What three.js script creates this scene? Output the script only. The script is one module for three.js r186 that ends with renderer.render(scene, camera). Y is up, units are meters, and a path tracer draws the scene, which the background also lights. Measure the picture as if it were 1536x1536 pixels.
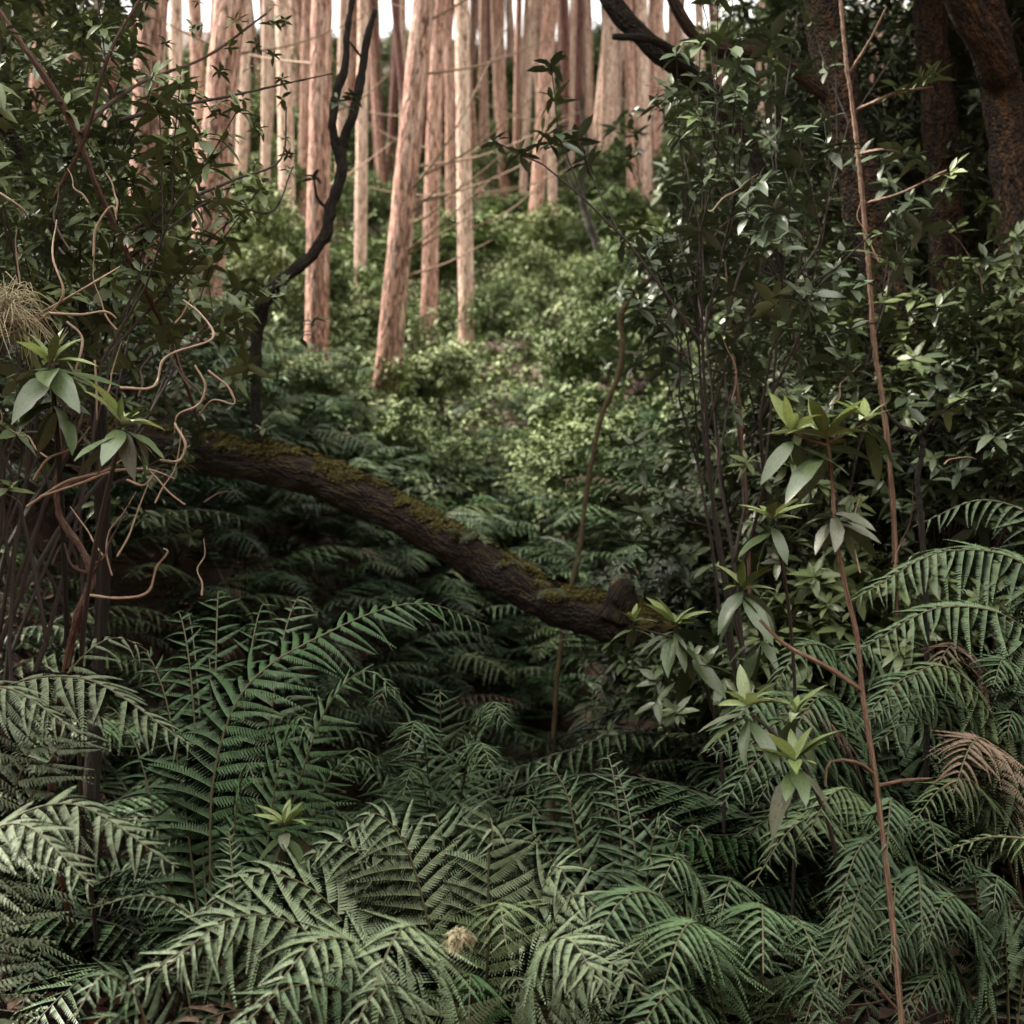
import * as THREE from 'three';
import { mergeGeometries } from 'three/addons/utils/BufferGeometryUtils.js';
import { createNoise2D, createNoise3D } from 'simplex-noise';

// ---------- camera ----------
const scene = new THREE.Scene();
const EYE = 1.6, FOV = 42, K = Math.tan(FOV / 2 * Math.PI / 180);
const camera = new THREE.PerspectiveCamera(FOV, 1, 0.1, 400);
camera.position.set(0, EYE, 0);
camera.lookAt(0, EYE, -10);
camera.focus = 3.1;
camera.userData.fStop = 4.5;
scene.add(camera);

// ---------- sky and sun ----------
{
  const w = 256, h = 128, d = new Float32Array(w * h * 4);
  for (let y = 0; y < h; y++) {
    const el = Math.sin(((y + 0.5) / h - 0.5) * Math.PI);
    const b = el > 0 ? 0.95 * (1 + 2 * el) / 3 : 0.1;
    for (let x = 0; x < w; x++) { const i = (y * w + x) * 4; d[i] = b * 1.0; d[i + 1] = b * 0.985; d[i + 2] = b * 0.93; d[i + 3] = 1; }
  }
  const t = new THREE.DataTexture(d, w, h, THREE.RGBAFormat, THREE.FloatType);
  t.mapping = THREE.EquirectangularReflectionMapping; t.magFilter = THREE.LinearFilter; t.needsUpdate = true;
  scene.background = t; scene.environment = t;
}
const sun = new THREE.DirectionalLight(new THREE.Color(1, 0.92, 0.82), 5);
sun.position.set(-34, 46, -30); sun.target.position.set(0, 4, -18);
sun.castShadow = true; sun.shadow.radius = 14;
Object.assign(sun.shadow.camera, { left: -45, right: 45, top: 45, bottom: -45, near: 1, far: 160 });
sun.shadow.mapSize.set(2048, 2048);
scene.add(sun, sun.target);
const renderer = new THREE.WebGLRenderer({ antialias: true });
renderer.toneMapping = THREE.LinearToneMapping;
renderer.toneMappingExposure = 4.9;
renderer.shadowMap.enabled = true;

// ---------- helpers ----------
let seed = 7;
const rnd = () => { seed = (seed + 0x6D2B79F5) | 0; let t = Math.imul(seed ^ (seed >>> 15), 1 | seed); t = (t + Math.imul(t ^ (t >>> 7), 61 | t)) ^ t; return ((t ^ (t >>> 14)) >>> 0) / 4294967296; };
const reseed = (s) => { seed = s * 7919 + 13; };
const R = (a, b) => a + (b - a) * rnd();
const pick = (a) => a[Math.floor(rnd() * a.length)];
const V = (x, y, z) => new THREE.Vector3(x, y, z);
const n2 = createNoise2D(rnd), n3 = createNoise3D(rnd);
const UPV = V(0, 1, 0);
// a photo pixel (1536 px frame) at a given distance in front of the camera
const at = (x, y, d) => V((x - 768) / 768 * K * d, EYE + (768 - y) / 768 * K * d, -d);
const smooth = (a, b, x) => { const t = Math.min(1, Math.max(0, (x - a) / (b - a))); return t * t * (3 - 2 * t); };
function ground(x, z) {
  const d = -z;
  let y = 0.08 - 0.25 * smooth(2.5, 5, d) * (1 - smooth(5, 8, d));
  y += Math.max(0, d - 7) * 0.30 + Math.max(0, d - 12) * 0.05 + Math.max(0, d - 26) * 0.035;
  y -= 0.75 * Math.exp(-Math.pow((x - 0.1) / 0.8, 2)) * smooth(5.2, 6.6, d) * (1 - smooth(8.2, 11.5, d));
  y += 0.3 * smooth(5.8, 8, d) * (1 - smooth(12, 19, d)) * Math.min(3, Math.max(0, Math.abs(x - 0.15) - 0.4));
  const bank = smooth(1.5, 4, d) * (1 - 0.65 * smooth(9, 20, d));
  const far = Math.max(0, Math.abs(x) - 6);
  y += bank * (0.5 * Math.max(0, x - 0.35) + 0.38 * Math.max(0, -x - 0.7)) - bank * far * 0.25;
  y += (1 - smooth(9, 15, d)) * Math.min(7, 0.75 * Math.max(0, Math.abs(x) - 2.6 - 0.34 * Math.max(0, d)));   // steep sides added beyond the frame to block low skylight
  y += Math.min(9, 1.1 * Math.max(0, -d - 0.9)) * smooth(0, 1, -d);                                             // and an unseen rise behind the viewpoint, added to block light there
  y += 0.09 * n2(x * 0.7, z * 0.7) + 0.03 * n2(x * 2.9, z * 2.9) + 0.35 * n2(x * 0.11 + 5, z * 0.11) * smooth(10, 18, d);
  return y;
}
const onGround = (x, z, lift = 0) => V(x, ground(x, z) + lift, z);
const used = {};
function numbered(name) { const k = used[name] = (used[name] ?? -1) + 1; return k ? `${name}_${String(k).padStart(3, '0')}` : name; }
function tag(o, label, category, group, kind) {
  if (label) o.userData.label = label;
  if (category) o.userData.category = category;
  if (group) o.userData.group = group;
  if (kind) o.userData.kind = kind;
  return o;
}
function thing(name, label, category, group, pos) {
  const g = new THREE.Group(); g.name = numbered(name); if (pos) g.position.copy(pos);
  scene.add(g); return tag(g, label, category, group);
}
function part(name, geo, mat, parent, kind) {
  const m = new THREE.Mesh(geo, mat); m.name = name; m.castShadow = m.receiveShadow = true;
  if (kind) m.userData.kind = kind;
  parent.add(m); return m;
}
function structure(name, geo, mat) { const m = part(name, geo, mat, scene); m.userData.kind = 'structure'; return m; }
function basis(dir, up, pos, sx = 1, sy = sx, sz = sx) {       // x along dir, y near up
  const X = dir.clone().normalize(), Z = X.clone().cross(up).normalize();
  if (Z.lengthSq() < 0.5) Z.set(0, 0, 1);
  const Y = Z.clone().cross(X);
  return new THREE.Matrix4().makeBasis(X.multiplyScalar(sx), Y.multiplyScalar(sy), Z.multiplyScalar(sz)).setPosition(pos);
}
function place(o, m) { m.decompose(o.position, o.quaternion, o.scale); return o; }

class Soup {                                                   // collects faces, then one geometry
  constructor() { this.p = []; this.n = []; this.u = []; this.c = []; this.i = []; }
  vert(p, n, u, v, c) { this.p.push(p.x, p.y, p.z); this.n.push(n.x, n.y, n.z); this.u.push(u, v); this.c.push(c[0], c[1], c[2]); return this.p.length / 3 - 1; }
  add(geo, m, tint = 1) {
    const base = this.p.length / 3, P = geo.attributes.position, N = geo.attributes.normal, U = geo.attributes.uv, C = geo.attributes.color;
    const a = V(), b = new THREE.Matrix3().getNormalMatrix(m);
    for (let k = 0; k < P.count; k++) {
      a.fromBufferAttribute(P, k).applyMatrix4(m); this.p.push(a.x, a.y, a.z);
      a.fromBufferAttribute(N, k).applyMatrix3(b).normalize(); this.n.push(a.x, a.y, a.z);
      this.u.push(U.getX(k), U.getY(k));
      if (C) this.c.push(C.getX(k) * tint, C.getY(k) * tint, C.getZ(k) * tint); else this.c.push(tint, tint, tint);
    }
    const I = geo.index.array; for (let k = 0; k < I.length; k++) this.i.push(I[k] + base);
  }
  build() {
    const g = new THREE.BufferGeometry();
    g.setAttribute('position', new THREE.Float32BufferAttribute(this.p, 3)); g.setAttribute('normal', new THREE.Float32BufferAttribute(this.n, 3));
    g.setAttribute('uv', new THREE.Float32BufferAttribute(this.u, 2)); g.setAttribute('color', new THREE.Float32BufferAttribute(this.c, 3));
    g.setIndex(this.i); return g;
  }
}
// tapered, knotty tube along points; radius is a number list spread over the length
function tube(points, radii, { seg = 8, step = 0.06, rough = 0.12, freq = 6, maxRings = 160, straight = false } = {}) {
  const curve = points.length > 2 && !straight ? new THREE.CatmullRomCurve3(points, false, 'chordal') : new THREE.LineCurve3(points[0], points[points.length - 1]);
  const len = curve.getLength(), rings = Math.max(2, Math.min(maxRings, Math.ceil(len / step)));
  const p = [], u = [], idx = [];
  let side = null, prev = null;
  for (let k = 0; k <= rings; k++) {
    const t = k / rings, c = curve.getPoint(t), T = curve.getTangent(t);
    if (!side) side = (Math.abs(T.y) > 0.9 ? V(1, 0, 0) : UPV.clone()).cross(T).normalize(); else side.sub(T.clone().multiplyScalar(side.dot(T))).normalize();
    const other = T.clone().cross(side);
    const f = t * (radii.length - 1), j = Math.min(radii.length - 2, Math.floor(f)), r0 = radii.length > 1 ? radii[j] + (radii[j + 1] - radii[j]) * (f - j) : radii[0];
    for (let s = 0; s <= seg; s++) {
      const a = (s % seg) / seg * Math.PI * 2, dir = side.clone().multiplyScalar(Math.cos(a)).addScaledVector(other, Math.sin(a));
      const q = c.clone().addScaledVector(dir, r0), r = r0 * (1 + rough * n3(q.x * freq, q.y * freq, q.z * freq) + rough * 0.5 * n3(q.x * freq * 3, q.y * freq * 3, q.z * freq * 3));
      q.copy(c).addScaledVector(dir, r); p.push(q.x, q.y, q.z); u.push(s / seg, t * len);
    }
  }
  for (let k = 0; k < rings; k++) for (let s = 0; s < seg; s++) { const a = k * (seg + 1) + s, b = a + seg + 1; idx.push(a, a + 1, b, a + 1, b + 1, b); }
  for (const end of [0, rings]) {
    const c0 = p.length / 3, c = curve.getPoint(end / rings); p.push(c.x, c.y, c.z); u.push(0.5, end / rings * len);
    for (let s = 0; s < seg; s++) { const a = end * (seg + 1) + s; end ? idx.push(a, a + 1, c0) : idx.push(a + 1, a, c0); }
  }
  const g = new THREE.BufferGeometry();
  g.setAttribute('position', new THREE.Float32BufferAttribute(p, 3)); g.setAttribute('uv', new THREE.Float32BufferAttribute(u, 2));
  g.setIndex(idx); g.computeVertexNormals();
  const N = g.attributes.normal;                                // smooth over the seam
  for (let k = 0; k <= rings; k++) { const a = k * (seg + 1), b = a + seg, v = V().fromBufferAttribute(N, a).add(V().fromBufferAttribute(N, b)).normalize(); N.setXYZ(a, v.x, v.y, v.z); N.setXYZ(b, v.x, v.y, v.z); }
  g.setAttribute('color', new THREE.Float32BufferAttribute(new Float32Array(p.length).fill(1), 3));
  return g;
}
const joined = (list) => list.length === 1 ? list[0] : mergeGeometries(list);

// ---------- textures and materials ----------
function texture(w, h, fn, srgb = false, repeat) {
  const d = new Uint8Array(w * h * 4);
  for (let y = 0; y < h; y++) for (let x = 0; x < w; x++) { const c = fn(x / w, y / h), i = (y * w + x) * 4; for (let k = 0; k < 3; k++) d[i + k] = Math.max(0, Math.min(255, (Array.isArray(c) ? c[k] : c) * 255)); d[i + 3] = 255; }
  const t = new THREE.DataTexture(d, w, h); t.wrapS = t.wrapT = THREE.RepeatWrapping; t.magFilter = THREE.LinearFilter; t.needsUpdate = true;
  if (srgb) t.colorSpace = THREE.SRGBColorSpace;
  if (repeat) t.repeat.set(...repeat);
  return t;
}
const ring = (u, v, fu, fv, o = 0) => { const a = u * Math.PI * 2; return n3(Math.cos(a) * fu + o, Math.sin(a) * fu, v * fv); };   // wraps round in u
const lerp3 = (a, b, t) => a.map((x, k) => x + (b[k] - x) * Math.min(1, Math.max(0, t)));
// pine bark: pinkish plates parted by dark fissures, the uv is (round, metres)
const pineH = (u, v) => { const w = ring(u, v, 1.2, 2.2, 3) * 0.35; const f = Math.abs(ring(u + w * 0.05, v, 3.2, 3.2, 9)); return Math.min(1, f * 2.4) * 0.75 + 0.25 * (0.5 + 0.5 * ring(u, v, 9, 16, 1)); };
const pineBark = (a, b, c) => texture(256, 512, (u, v) => { const hgt = pineH(u, v * 4); const g = 0.5 + 0.5 * ring(u, v * 4, 1.6, 1.3, 20), f = 0.5 + 0.5 * ring(u, v * 4, 8, 30, 4); return lerp3(lerp3(a, b, hgt), c, smooth(0.55, 0.9, g) * 0.6).map((x, k) => x * (0.78 + 0.34 * f) * (1 - [0.45, 0.5, 0.52][k] * smooth(0.70, 0.82, 0.5 + 0.5 * ring(u, v * 4, 2.3, 4.5, 33)))); }, true, [1, 0.25]);
const pineBump = texture(256, 512, (u, v) => pineH(u, v * 4), false, [1, 0.25]);
const M = {};
const std = (o) => new THREE.MeshStandardMaterial({ vertexColors: true, side: THREE.DoubleSide, ...o });
const col = (r, g, b) => new THREE.Color().setRGB(r, g, b);
M.pine = std({ map: pineBark([0.40, 0.27, 0.22], [0.76, 0.585, 0.51], [0.87, 0.76, 0.69]), bumpMap: pineBump, bumpScale: 0.02, roughness: 0.9 });
M.pinePale = std({ map: pineBark([0.56, 0.42, 0.37], [0.82, 0.70, 0.62], [0.90, 0.83, 0.76]), bumpMap: pineBump, bumpScale: 0.015, roughness: 0.9 });
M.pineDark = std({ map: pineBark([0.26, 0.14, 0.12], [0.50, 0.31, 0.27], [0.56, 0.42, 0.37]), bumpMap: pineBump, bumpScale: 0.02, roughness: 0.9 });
const rough1 = texture(256, 256, (u, v) => 0.5 + 0.3 * ring(u, v, 2.5, 12) + 0.25 * ring(u, v, 6, 34, 3), false, [1, 1]);
const mossMap = (base, moss, amount) => texture(256, 512, (u, v) => { const g = 0.5 + 0.5 * ring(u, v * 2, 2.2, 5, 7), f = 0.5 + 0.5 * ring(u, v * 2, 7, 40, 2), f2 = 0.5 + 0.5 * ring(u, v * 2, 14, 90, 5); return lerp3(base, moss, smooth(1 - amount - 0.12, 1 - amount + 0.12, g * 0.7 + f * 0.3)).map((x) => x * (0.6 + 0.5 * f + 0.3 * f2)); }, true, [1, 0.5]);
M.logBark = std({ map: mossMap([0.13, 0.10, 0.08], [0.21, 0.17, 0.10], 0.45), bumpMap: rough1, bumpScale: 0.02, roughness: 0.95 });
M.laurelBark = std({ map: mossMap([0.19, 0.145, 0.115], [0.31, 0.23, 0.155], 0.45), bumpMap: rough1, bumpScale: 0.03, roughness: 0.95 });
M.darkBark = std({ map: mossMap([0.14, 0.11, 0.09], [0.22, 0.20, 0.13], 0.35), bumpMap: rough1, bumpScale: 0.02, roughness: 0.9 });
M.tanBark = std({ map: mossMap([0.36, 0.26, 0.20], [0.56, 0.46, 0.38], 0.5), bumpMap: rough1, bumpScale: 0.003, roughness: 0.75 });
M.oliveBark = std({ map: mossMap([0.33, 0.24, 0.18], [0.36, 0.33, 0.20], 0.5), bumpMap: rough1, bumpScale: 0.005, roughness: 0.85 });
M.redBark = std({ map: mossMap([0.27, 0.18, 0.14], [0.41, 0.31, 0.25], 0.45), bumpMap: rough1, bumpScale: 0.004, roughness: 0.8 });
M.paleTwig = std({ map: mossMap([0.42, 0.34, 0.27], [0.60, 0.52, 0.44], 0.5), roughness: 0.8 });
M.twig = std({ color: col(0.035, 0.025, 0.02), roughness: 0.85 });
M.deadBranch = std({ color: col(0.20, 0.13, 0.085), roughness: 0.85 });
const leafMat = (r, g, b, o = {}) => new THREE.MeshPhysicalMaterial({ color: col(r, g, b), vertexColors: true, side: THREE.DoubleSide, roughness: 0.55, ...o });
const FO = { roughness: 0.5, specularIntensity: 0.75 };
M.fern = [leafMat(0.076, 0.124, 0.058, FO), leafMat(0.10, 0.15, 0.076, FO), leafMat(0.046, 0.10, 0.034, FO), leafMat(0.063, 0.108, 0.05, FO), leafMat(0.092, 0.132, 0.054, FO), leafMat(0.057, 0.094, 0.046, FO)];
M.fernPale = leafMat(0.135, 0.168, 0.10, { roughness: 0.6, specularIntensity: 0.6 });
M.fernDead = leafMat(0.16, 0.11, 0.075, { roughness: 0.85 });
M.fernStalk = std({ color: col(0.085, 0.08, 0.04), roughness: 0.6 });
M.fernStalkDark = std({ color: col(0.035, 0.03, 0.022), roughness: 0.6 });
M.laurel = [leafMat(0.09, 0.12, 0.056, { roughness: 0.38 }), leafMat(0.115, 0.15, 0.058, { roughness: 0.4 }), leafMat(0.075, 0.10, 0.055, { roughness: 0.36 })];
const BO = { roughness: 0.68, specularIntensity: 0.5 };
M.bush = [leafMat(0.14, 0.18, 0.075, BO), leafMat(0.115, 0.15, 0.062, BO), leafMat(0.17, 0.20, 0.09, BO)];
// veins and blotches of the broad leaves, u along the leaf, v across
const veins = texture(256, 128, (u, v) => { const c = Math.abs(v - 0.5), rib = 1 - smooth(0.008, 0.03, c), side = 1 - smooth(0.0, 0.12, Math.abs(((u - c * 0.9) * 11) % 1 - 0.5)), b = 0.5 + 0.5 * n2(u * 7, v * 5), f = 0.5 + 0.5 * n2(u * 40, v * 26), spot = smooth(0.72, 0.86, 0.5 + 0.5 * n2(u * 11 + 30, v * 8)); return lerp3(lerp3([0.80, 0.80, 0.78], [0.97, 0.97, 0.92], 0.55 * b + 0.3 * f), [1, 1, 0.9], Math.max(rib, side * 0.35)).map((x, k) => x * (1 - spot * [0.1, 0.35, 0.5][k])); }, true);
M.young = leafMat(0.28, 0.37, 0.12, { roughness: 0.9, transmission: 0.4, map: veins });
M.midLeaf = leafMat(0.17, 0.235, 0.085, { roughness: 0.45, map: veins });
M.oldLeaf = leafMat(0.08, 0.122, 0.055, { roughness: 0.34, map: veins });
M.greyLeaf = leafMat(0.16, 0.18, 0.135, { roughness: 0.4, map: veins });
M.needle = leafMat(0.05, 0.08, 0.04, { roughness: 0.7 });
M.moss = leafMat(0.17, 0.145, 0.04, { roughness: 0.95 });
M.lichen = leafMat(0.34, 0.30, 0.19, { roughness: 0.95 });
M.litter = [leafMat(0.14, 0.06, 0.035, { roughness: 0.8 }), leafMat(0.30, 0.19, 0.13, { roughness: 0.8 }), leafMat(0.07, 0.04, 0.028, { roughness: 0.8 })];
{
  const soil = texture(512, 512, (u, v) => { const a = u * 6.28318, b = v * 6.28318, s = (f, o) => n3(Math.cos(a) * f + o + Math.cos(b) * f * 0.7, Math.sin(a) * f + Math.sin(b) * f * 1.1, Math.cos(b + 1) * f + Math.sin(a + b)); const g = 0.5 + 0.5 * s(1.3, 0), f = 0.5 + 0.5 * s(7, 4), e = 0.5 + 0.5 * s(19, 8); return lerp3([0.14, 0.10, 0.075], [0.29, 0.19, 0.14], g * 0.5 + f * 0.6).map((x) => x * (0.65 + 0.6 * e)); }, true);
  M.soil = new THREE.MeshStandardMaterial({ map: soil, bumpMap: soil, bumpScale: 0.04, roughness: 0.98 });
}

// ---------- the ground, one sheet up the hillside ----------
{
  const nx = 150, nz = 210, p = [], u = [], idx = [];
  for (let j = 0; j <= nz; j++) { const s = j / nz, d = -14 + 14 * Math.min(1, s / 0.14) + Math.pow(Math.max(0, (s - 0.14) / 0.86), 2) * 130;
    for (let i = 0; i <= nx; i++) { const a = i / nx * 2 - 1, x = Math.sign(a) * Math.pow(Math.abs(a), 2.2) * 90; p.push(x, ground(x, -d), -d); u.push(x / 1.7, d / 1.7); } }
  for (let j = 0; j < nz; j++) for (let i = 0; i < nx; i++) { const a = j * (nx + 1) + i, b = a + nx + 1; idx.push(a, a + 1, b, a + 1, b + 1, b); }
  const g = new THREE.BufferGeometry(); g.setAttribute('position', new THREE.Float32BufferAttribute(p, 3)); g.setAttribute('uv', new THREE.Float32BufferAttribute(u, 2)); g.setIndex(idx); g.computeVertexNormals();
  structure('ground', g, M.soil);
}

// ---------- leaf shapes: along +x, facing +y ----------
function leafShape(L, W, droop = 0.15, fold = 0.25, rows = 3, wave = 0, bite = 0) {
  const s = new Soup(), mid = [], lft = [], rgt = [], tone = R(0.85, 1.12);
  const y = (t) => -droop * L * t * t;
  for (let k = 0; k <= rows; k++) {
    const t = k / rows, w = k === 0 ? W * 0.06 : k === rows ? 0 : W * 0.5 * Math.pow(Math.sin(Math.PI * Math.pow(t, 0.85)), 0.8);
    const wl = w * (1 - bite * Math.max(0, R(-1, 1))), wr = w * (1 - bite * Math.max(0, R(-1, 1))), wv = wave * W * R(-1, 1), n = V(droop * 2 * t, 1, 0).normalize();
    mid.push(s.vert(V(t * L, y(t), 0), n, t, 0.5, [tone, tone, tone]));
    if (k === rows) continue;
    lft.push(s.vert(V(t * L, y(t) + wl * fold + wv, -wl), V(n.x, n.y, fold).normalize(), t, 0, [tone, tone, tone]));
    rgt.push(s.vert(V(t * L, y(t) + wr * fold - wv, wr), V(n.x, n.y, -fold).normalize(), t, 1, [tone * 0.96, tone * 0.96, tone * 0.96]));
  }
  for (let k = 0; k < rows; k++) {
    const b = k + 1 === rows;
    s.i.push(mid[k], mid[k + 1], lft[k], mid[k], rgt[k], mid[k + 1]);
    if (!b) s.i.push(lft[k], mid[k + 1], lft[k + 1], rgt[k], rgt[k + 1], mid[k + 1]);
  }
  return s.build();
}
// a whorl of leaves at a twig end, growing along +y
function whorl(n, L, W, { up = 0.55, spread = 0.35, rows = 3, droop = 0.2, young = 2 } = {}) {
  const s = new Soup();
  for (let k = 0; k < n; k++) {
    const a = k * 2.39996 + R(-0.4, 0.4), inner = k < young, e = inner ? R(0.7, 1.1) : up + R(-spread, spread) - k / n * 0.5, l = L * (inner ? R(0.5, 0.7) : R(0.75, 1.15));
    const dir = V(Math.cos(a) * Math.cos(e), Math.sin(e), Math.sin(a) * Math.cos(e));
    s.add(leafShape(l, W * l / L * R(0.85, 1.2), droop * R(0.3, 1.6), R(0.1, 0.4), rows), basis(dir, UPV.clone().add(V(R(-.35, .35), 0, R(-.35, .35))), V(0, R(-0.35, 0.1) * L, 0)), R(0.8, 1.2) * (inner ? 1.35 : 1));
  }
  return s.build();
}

// ---------- ferns ----------
function leafletShape(L, n, { droop = 0.2, cheap = false, curl = 0 } = {}) {     // one comb-like leaflet along +x
  const s = new Soup(), w = L / n;
  const mid = (t) => V(t * L, -droop * L * t * t, curl * L * t * t), q = [];
  for (let k = 0; k <= 6; k++) { const t = k / 6, c = mid(t), r = L * 0.0065 * (1 - t * 0.8); q.push(s.vert(c.clone().add(V(0, r, -r)), V(0, 1, -0.4), 0, t, [1.3, 1.25, 1]), s.vert(c.clone().add(V(0, r, r)), V(0, 1, 0.4), 1, t, [1.3, 1.25, 1])); }
  for (let k = 0; k < 6; k++) { const a = q[k * 2]; s.i.push(a, a + 1, a + 2, a + 1, a + 3, a + 2); }
  for (let k = 0; k < n; k++) for (const sg of [-1, 1]) {
    const t = (k + (sg > 0 ? 0.75 : 0.35)) / (n + 0.6), l = L * 0.175 * Math.pow(1 - t, 0.62) * (0.72 + 0.28 * Math.min(1, t / 0.12)) * R(0.9, 1.08) + L * 0.006;
    const c = mid(t), T = V(1, -2 * droop * t, 2 * curl * t).normalize(), lean = 0.30 + 0.35 * t, side = V(0, 0, sg).addScaledVector(T, lean).normalize();
    const tilt = R(-0.18, 0.34), dn = R(0.0, 0.2), tone = R(0.84, 1.14), cc = [tone, tone * R(0.98, 1.03), tone];
    const hw = w * 0.41, nrm = V(tilt, 1, sg * dn * 0.8).normalize();
    const P = (a, b, lift) => c.clone().addScaledVector(side, a * l).addScaledVector(T, b).add(V(0, lift - dn * l * a * a, 0));
    const v0 = s.vert(P(0, -hw, -tilt * hw), nrm, 0, 0, cc), v1 = s.vert(P(0, hw, tilt * hw), nrm, 1, 0, cc);
    if (cheap) { const v2 = s.vert(P(1, hw * 0.3, 0), nrm, 0.5, 1, cc); s.i.push(v0, v2, v1); continue; }
    const v2 = s.vert(P(0.55, -hw * 0.85, -tilt * hw), nrm, 0, 0.6, cc), v3 = s.vert(P(0.55, hw * 0.8, tilt * hw), nrm, 1, 0.6, cc), v4 = s.vert(P(1, hw * 0.5, 0), nrm, 0.5, 1, cc);
    s.i.push(v0, v2, v1, v1, v2, v3, v2, v4, v3);
  }
  return s.build();
}
reseed(11);
const leaflets = [], leafletsCheap = [], leafletsTiny = [];
for (let k = 0; k < 6; k++) leaflets.push(leafletShape(1, 22 + k % 3 * 2, { droop: 0.18 + 0.12 * k, curl: R(-0.2, 0.2) }));
for (let k = 0; k < 4; k++) { leafletsCheap.push(leafletShape(1, 18, { droop: 0.12 + 0.12 * k, curl: R(-0.1, 0.1) })); leafletsTiny.push(leafletShape(1, 12, { droop: 0.12 + 0.12 * k, cheap: true })); }
// where the leaflets of a frond go along its stalk
function frondPlan(points, { size = 0.28, pairs = 15, bare = 0.3, lean = 0.45, sag = 0.15, roll = 0, face = 0, turn = 0 }, set) {
  const open = V(0, 0.8, 0.6);                                  // where the light falls in: up and out of the gully
  const ref = V(0, 1, face).normalize();
  const curve = points.length > 2 ? new THREE.CatmullRomCurve3(points, false, 'centripetal') : new THREE.LineCurve3(...points);
  const list = [];
  for (let k = 0; k < pairs; k++) {
    const s = (k + 0.15) / pairs, prof = Math.pow(1 - s, 0.66) * (0.8 + 0.2 * Math.min(1, s / 0.1)) + 0.05;
    for (const sg of [-1, 1]) {
      const t = bare + (1 - bare) * Math.min(0.995, Math.pow(s, 0.92) + (sg > 0 ? 0.35 / pairs : 0)), c = curve.getPointAt(t), T = curve.getTangentAt(t);
      let S = T.clone().cross(ref); if (S.lengthSq() < 0.02) S.set(1, 0, 0); S.normalize();
      const N = S.clone().cross(T).normalize(); if (roll) { S.applyAxisAngle(T, roll); N.applyAxisAngle(T, roll); }
      const a = lean + 0.25 * s + R(-0.08, 0.08), dir = S.clone().multiplyScalar(sg * Math.cos(a)).addScaledVector(T, Math.sin(a)).addScaledVector(N, R(-0.05, 0.12) - sag * 0.3).addScaledVector(UPV, -sag * R(0.2, 1.2)).normalize();
      const L = size * prof * R(0.82, 1.12);
      if (L < 0.012 || rnd() < 0.03) continue;
      list.push({ geo: pick(set), m: basis(dir, N.clone().lerp(open, turn).add(V(R(-.18, .18), R(-.1, .1), R(-.18, .18))), c, L) });
    }
  }
  return { list, curve };
}
function frondGeometry(points, opt, set) {
  const { list } = frondPlan(points, opt, set), s = new Soup();
  for (const l of list) s.add(l.geo, l.m);
  return s.build();
}
// unit fronds with the stalk at the origin, arching along +x, for the ferns further off
function arc(len, e0, e1, side = 0) {
  const pts = [V(0, 0, 0)]; let p = V(0, 0, 0);
  for (let k = 0; k < 8; k++) { const t = (k + 0.5) / 8, e = e0 + (e1 - e0) * Math.pow(t, 0.85); p = p.clone().add(V(Math.cos(e) * Math.cos(side * t), Math.sin(e), Math.cos(e) * Math.sin(side * t)).multiplyScalar(len / 8)); pts.push(p); }
  return pts;
}
const FR = [], FRfar = [];
for (let k = 0; k < 8; k++) {
  const pts = arc(1, R(1.05, 1.4), R(-0.95, -0.3), R(-0.45, 0.45)), o = { size: R(0.2, 0.26), pairs: 22, bare: R(0.22, 0.32), sag: R(0.0, 0.18) };
  FR.push({ blade: frondGeometry(pts, o, leafletsCheap), stalk: tube(pts, [0.0065, 0.0045, 0.0015], { seg: 5, step: 0.08, rough: 0 }) });
  const so = new Soup(), one = new THREE.Matrix4(); so.add(frondGeometry(pts, { ...o, pairs: 16, size: o.size * 1.1 }, leafletsTiny), one); so.add(tube(pts, [0.007, 0.005, 0.002], { seg: 3, step: 0.14, rough: 0 }), one, 0.5);
  FRfar.push({ blade: so.build() });
}
function wildFern(x, z, h, n, label, group, far = false, mat) {
  const g = thing('fern', label, 'fern', group, onGround(x, z, -0.02));
  const base = mat ?? pick(M.fern);
  for (let k = 0; k < n; k++) {
    const f = pick(far ? FRfar : FR), s = h * R(0.75, 1.2);
    const m = rnd() < 0.06 ? M.fernDead : rnd() < 0.75 ? base : pick(M.fern);
    const fr = f.stalk ? new THREE.Group() : part('frond', f.blade, m, g); fr.name = 'frond'; fr.rotation.set(0, -1.571 + ((k + 0.5) / n - 0.5) * 4.9 + R(-0.35, 0.35), R(-0.15, 0.22), 'YXZ'); fr.scale.set(s, s, s * R(0.9, 1.15)); fr.position.set(R(-.06, .06), 0, R(-.06, .06)); g.add(fr);
    if (f.stalk) { part('blade', f.blade, m, fr); part('stalk', f.stalk, M.fernStalkDark, fr); }
  }
  return g;
}
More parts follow.
